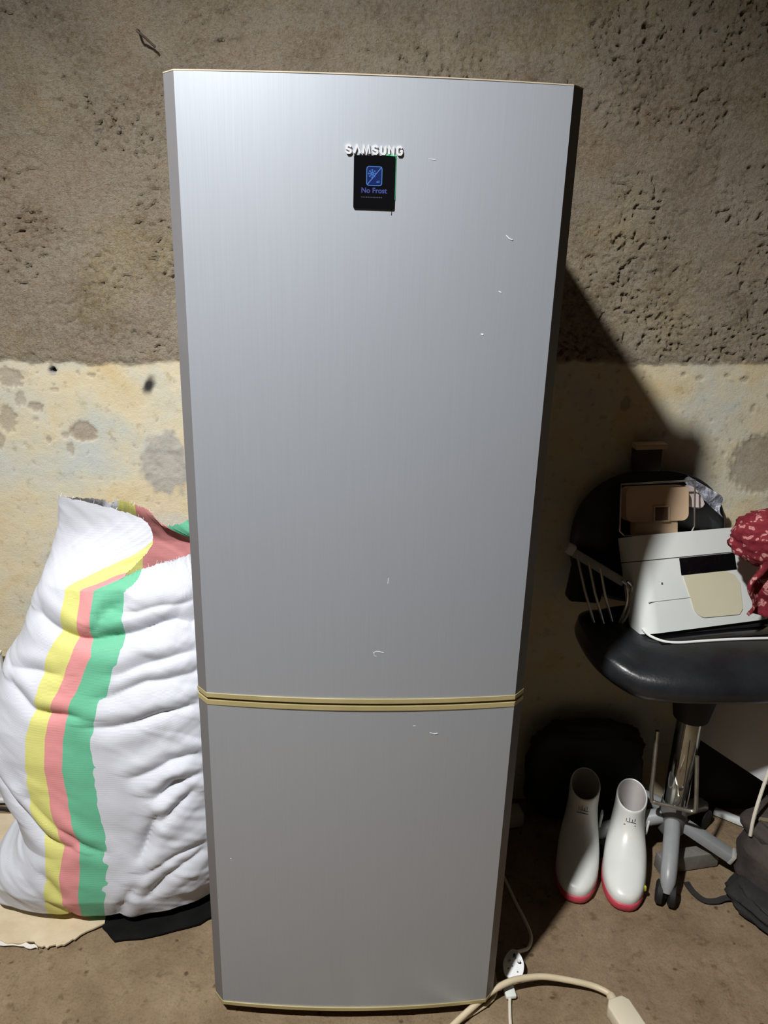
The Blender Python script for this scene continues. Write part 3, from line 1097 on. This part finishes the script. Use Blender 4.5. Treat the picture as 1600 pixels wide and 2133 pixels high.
legs = [(math.degrees(math.atan2(.285 - .45, .778 - .845)), True, .0195), (-28, False, 0), (40, True, .0195), (105, True, .0195), (176, True, .0195)]
for ang, round_, rr in legs:
    a = math.radians(ang)
    L_ = .176 if ang < -60 else (.165 if not round_ else .19)
    ca, sa = math.cos(a), math.sin(a)
    if round_:
        bm = BM()
        pts = [(.845 + ca * r_, .45 + sa * r_, z_) for r_, z_ in ((.030, .130), (.06, .122), (.10, .106), (L_ - .025, .080), (L_ - .004, .064), (L_ + .010, .042))]
        tube(bm, spline(pts, 5), [.0205] * 23 + [.019, .014, .008], 14) if False else tube(bm, pts, [.0205, .0205, .0205, .0200, .0185, .0110], 16)
        lg = obj('leg', bm, steel_grey, chair)
        obj('castor', castor(.845 + ca * (L_ - .004), .45 + sa * (L_ - .004), a + math.pi / 2), black_matt, lg)
    else:
        bm = BM()
        box(bm, (.15, .034, .026), (0, 0, 0), None, .003)
        place(bm, Matrix.Translation((.845 + ca * .088, .45 + sa * .080, .090)) @ Matrix.Rotation(a, 4, 'Z') @ Matrix.Rotation(math.radians(22), 4, 'Y'))
        lg = obj('leg', bm, steel_grey, chair)
        bm = BM()
        box(bm, (.012, .036, .030), (0, 0, 0), None, .003)
        place(bm, Matrix.Translation((.845 + ca * .160, .45 + sa * .150, .062)) @ Matrix.Rotation(a, 4, 'Z') @ Matrix.Rotation(math.radians(22), 4, 'Y'))
        obj('end_cap', bm, mottled('pale_end_cap', (.36, .35, .32), (.42, .41, .38), 30, .6, .1), lg)

# ------------------------------------------------------------------ things on the chair
PH = math.radians(15)
TL = math.radians(-25)
MO = Vector((.668, .366, .700))
MM = Matrix.Translation(MO) @ Matrix.Rotation(PH, 4, 'Z') @ Matrix.Rotation(TL, 4, 'X')
MF = Matrix.Translation(MO) @ Matrix.Rotation(PH, 4, 'Z')
mach = thing('plastic_appliance', MO, 'white plastic machine with cream front panel lying on the chair seat', 'appliance')


def mbox(name, size, c, m, bev=.004, rot=None, seg=3, parent=None):
    bm = BM()
    box(bm, size, c, rot, bev, seg)
    place(bm, MM)
    return obj(name, bm, m, parent or mach)


MW, MD, MH = .36, .095, .235
def footprint(grow=0.0):
    return [(x_ + MW / 2, y_ + MD / 2) for x_, y_ in rrect(MW + grow, MD + grow, .034 + grow / 2, 8)]


def slab(name, z0, z1, grow, bev, m):
    bm = BM()
    prism(bm, footprint(grow), z0, z1)
    es = [e for e in bm.edges if len(e.link_faces) == 2 and e.calc_face_angle(0) > 1.2]
    if bev: bmesh.ops.bevel(bm, geom=es, offset=bev, segments=3, profile=.5, affect='EDGES')
    place(bm, MM)
    return obj(name, bm, m, mach, sharp=50)


slab('body', .014, .184, 0, .003, white_plastic)
slab('lid', .186, .245, .001, .006, white_plastic)
slab('lid_seam', .183, .187, -.003, 0, black_matt)
mbox('display_strip', (.160, .006, .042), (.192, .0015, .1625), black_gloss, .002)
# cream panel: rounded lower left corner
bm = BM()
pl = [(.116, .141), (.130, .080)] + [(.132 + .036 * (1 - math.cos(t_)), .070 - .034 * math.sin(t_)) for t_ in (.15, .45, .75, 1.05, 1.35)] + [(.26, .034), (.272, .046), (.274, .110), (.262, .130), (.240, .141)]
a = [bm.verts.new((x_, -.0022, z_)) for x_, z_ in pl]
b = [bm.verts.new((x_, .010, z_)) for x_, z_ in pl]
bm.faces.new(a); bm.faces.new(b)
for i in range(len(pl)):
    bm.faces.new((a[i], a[(i + 1) % len(pl)], b[(i + 1) % len(pl)], b[i]))
place(bm, MM)
obj('cream_panel', bm, cream_plastic, mach, smooth=False)
mbox('panel_seam', (.118, .002, .0016), (.072, .0, .088), mottled('seam_grey', (.36, .38, .38), (.4, .42, .42), 10, .6, 0), .0004)
mbox('screw_cap', (.005, .003, .005), (.056, .0, .128), dark_steel, .001)
mbox('base_slot', (.335, .080, .020), (.186, .050, .010), black_matt, .003)
bm = BM()
tube(bm, spline([(.002, .030, .016), (.006, .004, .010), (.030, -.018, .004), (.065, -.030, .003), (.12, -.036, .003), (.22, -.050, .003), (.40, -.085, .003)], 6), .0032, 8)
place(bm, MF)
obj('white_rim', bm, mottled('white_rim_plastic', (.72, .73, .71), (.78, .79, .77), 9, .35, 0), mach)
bm = BM()
box(bm, (.36, .040, .003), (.20, -.018, .0015), (0, 0, -.07), .001)
place(bm, MF)
obj('tray', bm, black_gloss, mach)

# cream box with a square hole, resting on the machine, inside a wire frame
t = thing('cream_housing', (.70, .53, .90), 'tan plastic housing with a square hole behind the white machine', 'housing')
bm = BM()
prism(bm, rrect(.152, .085, .016, 5), -.022, .022)
bmesh.ops.bevel(bm, geom=[e for e in bm.edges if abs(e.calc_face_angle(0)) > 1.2], offset=.004, segments=2, affect='EDGES')
HM = Matrix.Translation((.712, .556, .975)) @ Matrix.Rotation(math.radians(-3), 4, 'Y') @ Matrix.Rotation(math.radians(76), 4, 'X')
place(bm, HM)
obj('housing_shell', bm, tan_plastic, t, sharp=30)
bm = BM()
box(bm, (.108, .045, .036), (.000, -.058, -.002), None, .006)
place(bm, HM)
obj('housing_neck', bm, tan_plastic, t)
bm = BM()
box(bm, (.030, .032, .006), (.010, -.024, .0205), None, .001)
place(bm, HM)
obj('hole_shade_plate', bm, mottled('recess_shade_brown', (.10, .06, .035), (.13, .08, .05), 20, .7, 0), t)  # solid plate; the hole's inner shade is put into its dark colour
bm = BM()
for p_, s_ in (((.010, -.006, .0225), (.040, .004, .004)), ((.010, -.042, .0225), (.040, .004, .004)), ((-.009, -.024, .0225), (.004, .040, .004)), ((.029, -.024, .0225), (.004, .040, .004))):
    box(bm, s_, p_, None, .001)
place(bm, HM)
obj('hole_frame', bm, tan_plastic, t)

bm = BM()
fr = [(-.090, .062), (.088, .066), (.092, -.046), (.084, -.062), (-.078, -.064), (-.090, -.052)]
FMx = Matrix.Translation((.708, .522, .972)) @ Matrix.Rotation(math.radians(-3), 4, 'Y') @ Matrix.Rotation(math.radians(82), 4, 'X')
P_ = []
for i in range(len(fr)):
    a, b = Vector(fr[i]), Vector(fr[(i + 1) % len(fr)])
    for k in range(5): P_.append(a.lerp(b, k / 5))
tube(bm, [FMx @ Vector((p.x, p.y, 0)) for p in P_], .0021, 7, closed=True)
tag(obj('wire_holder', bm, dull_metal, loc=(.708, .522, .91)), 'thin grey metal wire holder around the tan housing', 'holder')

t = thing('tan_cap_block', (.718, .660, 1.02), 'small dark block with tan cap on top of the round backrest', 'block')
bm = BM()
box(bm, (.070, .030, .060), (.716, .655, 1.060), (0, math.radians(-3), 0), .004)
obj('block_body', bm, mottled('dark_brown_plastic', (.03, .022, .016), (.04, .03, .02), 10, .5, .05), t)
bm = BM()
box(bm, (.080, .036, .014), (.718, .652, 1.096), (0, math.radians(-3), 0), .003)
obj('cap', bm, tan_plastic, t)

t = thing('clear_packet', (.85, .58, .98), 'crumpled clear plastic packet leaning on the backrest', 'packet')
bm = BM()
pk = mat('crinkled_clear_plastic', (.45, .47, .52), .15, 0, .8)
n = N(pk)
v = n.coord()
n.base(n.ramp(n.noise(v, 70, 5, .7), [(.35, (.10, .10, .12)), (.55, (.30, .32, .38)), (.72, (.75, .78, .8))]))
n.bump(n.noise(v, 60, 4), .9, .01)
xs = np.linspace(0, 1, 14)
V_ = []
for j in range(10):
    row = []
    for i in range(14):
        s_, q_ = xs[i], j / 9
        x_ = .800 + .098 * s_ + .006 * math.sin(7 * q_)
        z_ = 1.036 - .052 * s_ - .052 * q_ * (.45 + .55 * s_)
        y_ = .596 - .012 * q_ + .006 * math.sin(13 * s_ + 5 * q_)
        row.append((x_, y_, z_))
    V_.append(row)
R_ = loft(bm, V_, caps=False, closed=False)
r_ = bmesh.ops.extrude_face_region(bm, geom=bm.faces[:])
bmesh.ops.translate(bm, vec=(0, .008, 0), verts=[g for g in r_['geom'] if isinstance(g, bmesh.types.BMVert)])
obj('packet_film', bm, pk, t, sharp=60)
bm = BM()
for j in range(1):
    poly = [(.790, 1.020), (.812, 1.014), (.838, .985), (.846, .966), (.836, .958), (.812, .960), (.792, .972)]
    a = [bm.verts.new((x_, .566, z_)) for x_, z_ in poly]
    b = [bm.verts.new((x_, .580, z_)) for x_, z_ in poly]
    bm.faces.new(a); bm.faces.new(b)
    for i in range(len(poly)):
        bm.faces.new((a[i], a[(i + 1) % len(poly)], b[(i + 1) % len(poly)], b[i]))
bmesh.ops.bevel(bm, geom=bm.edges[:], offset=.004, segments=2, affect='EDGES')
obj('pale_flap', bm, mottled('pale_pink_plastic', (.62, .54, .52), (.68, .60, .58), 12, .4, 0), t)

# paisley cloth
red = mat('red_paisley_cloth', (.25, .03, .04), .85, 0, .2)
n = N(red)
v = n.coord()
vor = n.new('ShaderNodeTexVoronoi', feature='F1')
vor.inputs['Scale'].default_value = 52
dn = n.new('ShaderNodeTexNoise'); dn.inputs['Scale'].default_value = 30
n.ln(v, dn.inputs['Vector'])
n.ln(n.mix(.06, v, dn.outputs['Color'], 'ADD'), vor.inputs['Vector'])
c = n.ramp(vor.outputs['Distance'], [(.0, (.30, .045, .05)), (.22, (.50, .20, .20)), (.30, (.55, .30, .28)), (.38, (.22, .025, .035)), (.7, (.16, .015, .025))])
n.base(c)
n.bump(n.noise(v, 40, 4), .5, .008)
bm = BM()
bmesh.ops.create_uvsphere(bm, u_segments=64, v_segments=40, radius=1)
co = np.array([v_.co[:] for v_ in bm.verts])
dd = 1 + .16 * fbm(co[:, 0] * 1.6 + co[:, 1] * 2.2, co[:, 2] * 2.4 + co[:, 1], 3, 301) + .13 * np.abs(fbm(co[:, 0] * 4 + co[:, 2] * 3, co[:, 1] * 4 - co[:, 2] * 3, 3, 303))
for v_, k_ in zip(bm.verts, dd): v_.co *= k_
bmesh.ops.scale(bm, vec=(.092, .070, .068), verts=bm.verts)
bmesh.ops.translate(bm, vec=(.938, .405, .944), verts=bm.verts)
cl = obj('paisley_cloth', bm, red, None, sharp=None, loc=(.938, .405, .90))
tag(cl, 'bunched red and pink patterned cloth draped over the white machine', 'cloth')
bm = BM()
V_ = []
for j in range(24):
    q_ = j / 23
    row = []
    for i in range(12):
        s_ = i / 11
        row.append((.880 + .012 * math.sin(9 * q_) + .10 * s_ + .01 * q_, .372 - .014 * math.sin(10 * s_ + 3 * q_) + .012 * q_ - .014, .93 - .165 * q_))
    V_.append(row)
loft(bm, V_, caps=False, closed=False)
r_ = bmesh.ops.extrude_face_region(bm, geom=bm.faces[:])
bmesh.ops.translate(bm, vec=(0, .012, 0), verts=[g for g in r_['geom'] if isinstance(g, bmesh.types.BMVert)])
obj('cloth_tail', bm, red, cl, sharp=None)

# wire rack on the left of the seat
t = thing('wire_rack', (.57, .47, .70), 'dull metal rack of rods with a curved end at the seat edge', 'rack')
bm = BM()
A, B = Vector((.497, .50, .872)), Vector((.628, .455, .806))
box(bm, (.150, .006, .022), (0, 0, 0), None, .002)
dv_ = (B - A)
place(bm, Matrix.Translation((A + B) / 2) @ dv_.to_track_quat('X', 'Z').to_matrix().to_4x4())
obj('top_bar', bm, mottled('grey_bar', (.20, .20, .19), (.26, .26, .25), 20, .45, .05), t)
bm = BM()
box(bm, (.022, .016, .026), A + Vector((.002, -.006, .004)), (0, .45, 0), .003)
obj('end_block', bm, mottled('pale_grey_block', (.38, .37, .37), (.44, .43, .43), 20, .5, 0), t)
for k in range(3):
    bm = BM()
    p0 = A.lerp(B, .15 + k * .21)
    p1 = Vector((.570 + .020 * k, .455, .690 + .007 * k))
    tube(bm, [p0, p0.lerp(p1, .5) + Vector((-.003, 0, 0)), p1], .0034, 8)
    obj('rod', bm, dull_metal, t)
for k in range(2):
    bm = BM()
    b_ = B + Vector((.004 + .012 * k, -.004 * k, .004))
    tube(bm, spline([b_ + Vector((-.012, 0, .004)), b_ + Vector((.002, 0, -.012)), b_ + Vector((.009 - .002 * k, 0, -.048)), b_ + Vector((.004 - .004 * k, 0, -.085)), b_ + Vector((-.003 - .006 * k, 0, -.110))], 6), .0042, 8)
    obj('curved_end', bm, chrome, t)
bm = BM()
box(bm, (.085, .045, .105), (.578, .585, .752), (0, .1, .1), .008)
tag(obj('black_box', bm, black_matt, loc=(.578, .585, .70)), 'small black box in shadow behind the metal rack', 'box')

def soft(c, s, seed, amp=.05, ex=.55, rot=0, n_=(56, 36)):
    bm = BM()
    bmesh.ops.create_uvsphere(bm, u_segments=n_[0], v_segments=n_[1], radius=1)
    co = np.array([v_.co[:] for v_ in bm.verts])
    cs = np.sign(co) * np.abs(co) ** ex
    d_ = 1 + amp * 1.4 * fbm(co[:, 0] * 1.5 + co[:, 1], co[:, 2] * 2.5 + co[:, 1] * .7, 3, seed) + amp * np.abs(fbm(co[:, 0] * 3 + co[:, 2] * 2, co[:, 2] * 5 - co[:, 1] * 3, 3, seed + 3))
    for v_, p_, k_ in zip(bm.verts, cs, d_): v_.co = Vector(p_ * k_)
    bmesh.ops.scale(bm, vec=s, verts=bm.verts)
    bmesh.ops.rotate(bm, cent=(0, 0, 0), matrix=Matrix.Rotation(rot, 3, 'Z'), verts=bm.verts)
    bmesh.ops.translate(bm, vec=c, verts=bm.verts)
    for v_ in bm.verts:
        if v_.co.z < .002: v_.co.z = .002
    return bm


# ------------------------------------------------------------------ clutter behind and under the chair
bm = BM()
B1, B2, B3 = Vector((.915, .545, .318)), Vector((1.062, .400, .268)), Vector((0, .10, .99))
ex_ = (B2 - B1).normalized()
ez_ = (B3 - ex_ * B3.dot(ex_)).normalized()
ey_ = ez_.cross(ex_)
box(bm, (.46, .012, .22), (.23, 0, .11), None, .002)
place(bm, Matrix(((ex_.x, ey_.x, ez_.x, B1.x), (ex_.y, ey_.y, ez_.y, B1.y), (ex_.z, ey_.z, ez_.z, B1.z), (0, 0, 0, 1))))
tag(obj('tilted_board', bm, white_board, loc=(1.1, .40, .25)), 'white board tilted behind the chair column, mostly in its shadow', 'board')
bm = BM()
box(bm, (.34, .020, .30), (0, 0, 0), None, .003)
place(bm, Matrix.Translation((1.12, .650, .155)) @ Matrix.Rotation(math.radians(-3), 4, 'X'))
tag(obj('black_board', bm, black_matt, loc=(1.12, .65, 0)), 'black board standing against the wall below the tilted white one', 'board')
bm = BM()
box(bm, (.16, .022, .016), (0, 0, 0), None, .003)
place(bm, Matrix.Translation((1.115, .565, .010)) @ Matrix.Rotation(math.radians(-38), 4, 'Z'))
tag(obj('white_strip', bm, white_plastic, loc=(1.115, .565, 0)), 'narrow white strip lying on the floor behind the bag', 'strip')
bm = BM()
box(bm, (.17, .034, .046), (0, 0, 0), None, .002)
place(bm, Matrix.Translation((.885, .412, .023)) @ Matrix.Rotation(math.radians(10), 4, 'Z'))
tag(obj('steel_bar', bm, mottled('scuffed_dark_steel', (.13, .125, .11), (.22, .21, .19), 18, .55, .2, 60), loc=(.885, .412, 0)), 'square grey steel bar lying on the floor under the chair', 'bar')
tag(obj('black_bag', soft((.650, .622, .150), (.165, .042, .150), 431, .08, .6, math.radians(4)), black_matt, None, sharp=None, loc=(.65, .61, 0)), 'black bag slumped against the wall behind the white boots', 'bag')
bm = BM()
box(bm, (.065, .05, .045), (.440, .575, .0225), (0, 0, .2), .005)
tag(obj('pale_carton', bm, mottled('pale_card', (.42, .40, .34), (.48, .46, .4), 14, .8, .1), loc=(.44, .575, 0)), 'small pale carton in the shadow beside the fridge', 'carton')
bm = BM()
tube(bm, spline([(.99, .425, .706), (1.03, .420, .703), (1.073, .415, .680), (1.083, .410, .60), (1.080, .41, .52), (1.055, .40, .38), (1.025, .375, .29), (1.003, .352, .215), (1.0, .345, .16)], 6), .0045, 8)
tag(obj('white_cable', bm, cable_white, loc=(.99, .35, .2)), 'white cable hanging down to the dark cloth bag', 'cable')

# dark cloth bag
bagm = mottled('dark_brown_cloth', (.030, .024, .021), (.070, .056, .048), 9, .85, .5, 90, .004)
bag_dk = mottled('black_cloth', (.012, .012, .011), (.025, .024, .021), 12, .85, .5, 90, .004)
bag = thing('cloth_bag', (1.10, .30, 0), 'dark brown cloth bag slumped on the floor beside the chair', 'bag')


obj('bag_body', soft((1.185, .270, .095), (.215, .135, .098), 401, .07, .6, math.radians(-52)), bagm, bag, sharp=None)
obj('bag_flap', soft((1.175, .300, .158), (.185, .115, .046), 411, .10, .65, math.radians(-50)), bagm, bag, sharp=None)
obj('bag_skirt', soft((1.085, .205, .030), (.175, .085, .034), 421, .12, .7, math.radians(-52)), bag_dk, bag, sharp=None)
bm = BM()
tube(bm, spline([(1.03, .37, .190), (1.07, .33, .212), (1.12, .30, .218), (1.17, .27, .212)], 6), .006, 8)
obj('piping', bm, mottled('khaki_piping', (.14, .12, .07), (.18, .15, .09), 20, .8, .2), bag)
bm = BM()
st_ = spline([(.862, .352, .005), (.868, .318, .005), (.885, .292, .006), (.915, .290, .006), (.945, .296, .010), (1.01, .29, .02)], 6)
for i, p in enumerate(st_[:-1]):
    pass
Ls, Rs = [], []
for i, p in enumerate(st_):
    tg = (st_[min(i + 1, len(st_) - 1)] - st_[max(i - 1, 0)]).normalized()
    nn_ = Vector((-tg.y, tg.x, 0)) * .008
    Ls.append([p + nn_, p - nn_, p - nn_ - Vector((0, 0, .003)), p + nn_ - Vector((0, 0, .003))])
loft(bm, Ls)
obj('strap', bm, bag_dk, bag, sharp=30)

# ------------------------------------------------------------------ plug, cords and extension lead
t = thing('power_plug', (.362, .085, 0), 'white three-pin plug lying pins up beside the fridge', 'plug')
PM = Matrix.Translation((.356, .092, .026)) @ Matrix.Rotation(math.radians(-10), 4, 'Z') @ Matrix.Rotation(math.radians(34), 4, 'X')
out = []
for k in range(40):
    a = 2 * math.pi * k / 40
    c_, s_ = math.cos(a), math.sin(a)
    wx = .0235 * (1 - .42 * max(0, s_) ** 1.3)
    out.append((wx * math.copysign(abs(c_) ** .75, c_), .030 * math.copysign(abs(s_) ** .85, s_)))
bm = BM()
r0 = [[(x_ * k_, y_ * k_, z_) for x_, y_ in out] for k_, z_ in ((.80, -.016), (.94, -.011), (1.0, -.002), (1.0, .008), (.96, .010))]
loft(bm, r0)
place(bm, PM)
obj('plug_body', bm, mottled('white_plug_plastic', (.72, .74, .76), (.78, .8, .82), 12, .35, 0), t, sharp=40)
for px, py, sx, sy in ((-.010, .004, .0062, .0045), (.010, .006, .0062, .0045), (.000, .016, .0042, .007)):
    bm = BM()
    box(bm, (sx, sy, .014), (px, py, .016), None, .0006)
    place(bm, PM)
    obj('pin', bm, dull_metal if px else black_matt, t, smooth=False)
bm = BM()
for px, py in ((-.012, -.010), (.009, -.014), (-.003, -.004)):
    lathe(bm, [(0, 0), (.0018, 0), (.0018, .0008), (0, .0008)], (px, py, .0098), 10)
place(bm, PM)
obj('screw', bm, dark_steel, t)
bm = BM()
tube(bm, spline([(.362, .118, .034), (.378, .132, .020), (.404, .152, .008), (.418, .185, .006), (.414, .225, .006), (.400, .29, .006), (.385, .37, .006), (.365, .45, .006), (.33, .53, .006), (.24, .645, .006)], 8), .0040, 8)
obj('power_cord', bm, cable_white, t)

t = thing('extension_lead', (.58, .0, 0), 'cream extension lead with a trailing socket, arching past the fridge corner', 'cable')
bm = BM()
tube(bm, spline([(.135, -.105, .010), (.206, -.039, .014), (.252, -.004, .021), (.290, .020, .030), (.324, .037, .035), (.358, .048, .036), (.412, .056, .033), (.465, .054, .026), (.519, .046, .019), (.548, .033, .017), (.560, .020, .017)], 8), .0068, 12)
obj('lead', bm, cable_cream, t)
SM = Matrix.Translation((.588, -.088, .0175)) @ Matrix.Rotation(math.radians(-74), 4, 'Z')
bm = BM()
prism(bm, [(-.100, -.0165), (-.086, -.0275), (.16, -.0275), (.16, .0275), (-.086, .0275), (-.100, .0165)], -.0155, .0155)
bmesh.ops.bevel(bm, geom=bm.edges[:], offset=.0045, segments=3, profile=.5, affect='EDGES')
place(bm, SM)
obj('socket_body', bm, mottled('cream_socket_plastic', (.62, .56, .42), (.68, .62, .48), 8, .4, .02), t, sharp=35)
bm = BM()
lathe(bm, [(.0085, 0), (.0105, 0.004), (.0095, .020), (.0085, .020)], (0, 0, 0), 14, 'X')
place(bm, SM @ Matrix.Translation((-.117, 0, 0)))
obj('cord_grip', bm, cable_cream, t)
bm = BM()
lathe(bm, [(0, 0), (.0035, 0), (.0030, .0008), (0, .0008)], (-.030, .002, .0152), 12)
place(bm, SM)
obj('screw', bm, dull_metal, t)

t = thing('thin_cable', (.34, .02, 0), 'thin off-white cable with a flat connector beside the plug', 'cable')
bm = BM()
tube(bm, spline([(.322, -.10, .004), (.328, -.03, .004), (.334, .010, .004), (.338, .030, .005)], 6), .0036, 8)
obj('cable_run', bm, cable_white, t)
bm = BM()
box(bm, (.024, .036, .010), (.339, .044, .007), (0, 0, .1), .003)
box(bm, (.012, .016, .012), (.318, .052, .010), (0, .4, .6), .003)
obj('connector', bm, white_plastic, t)
bm = BM()
tube(bm, spline([(.150, -.085, .004), (.212, -.030, .004), (.262, .0, .004), (.290, .018, .005), (.308, .04, .006), (.312, .09, .006), (.30, .16, .006)], 6), .0040, 8)
tag(obj('flat_cable', bm, cable_cream, loc=(.25, 0, 0)), 'cream cable running out from under the fridge corner', 'cable')
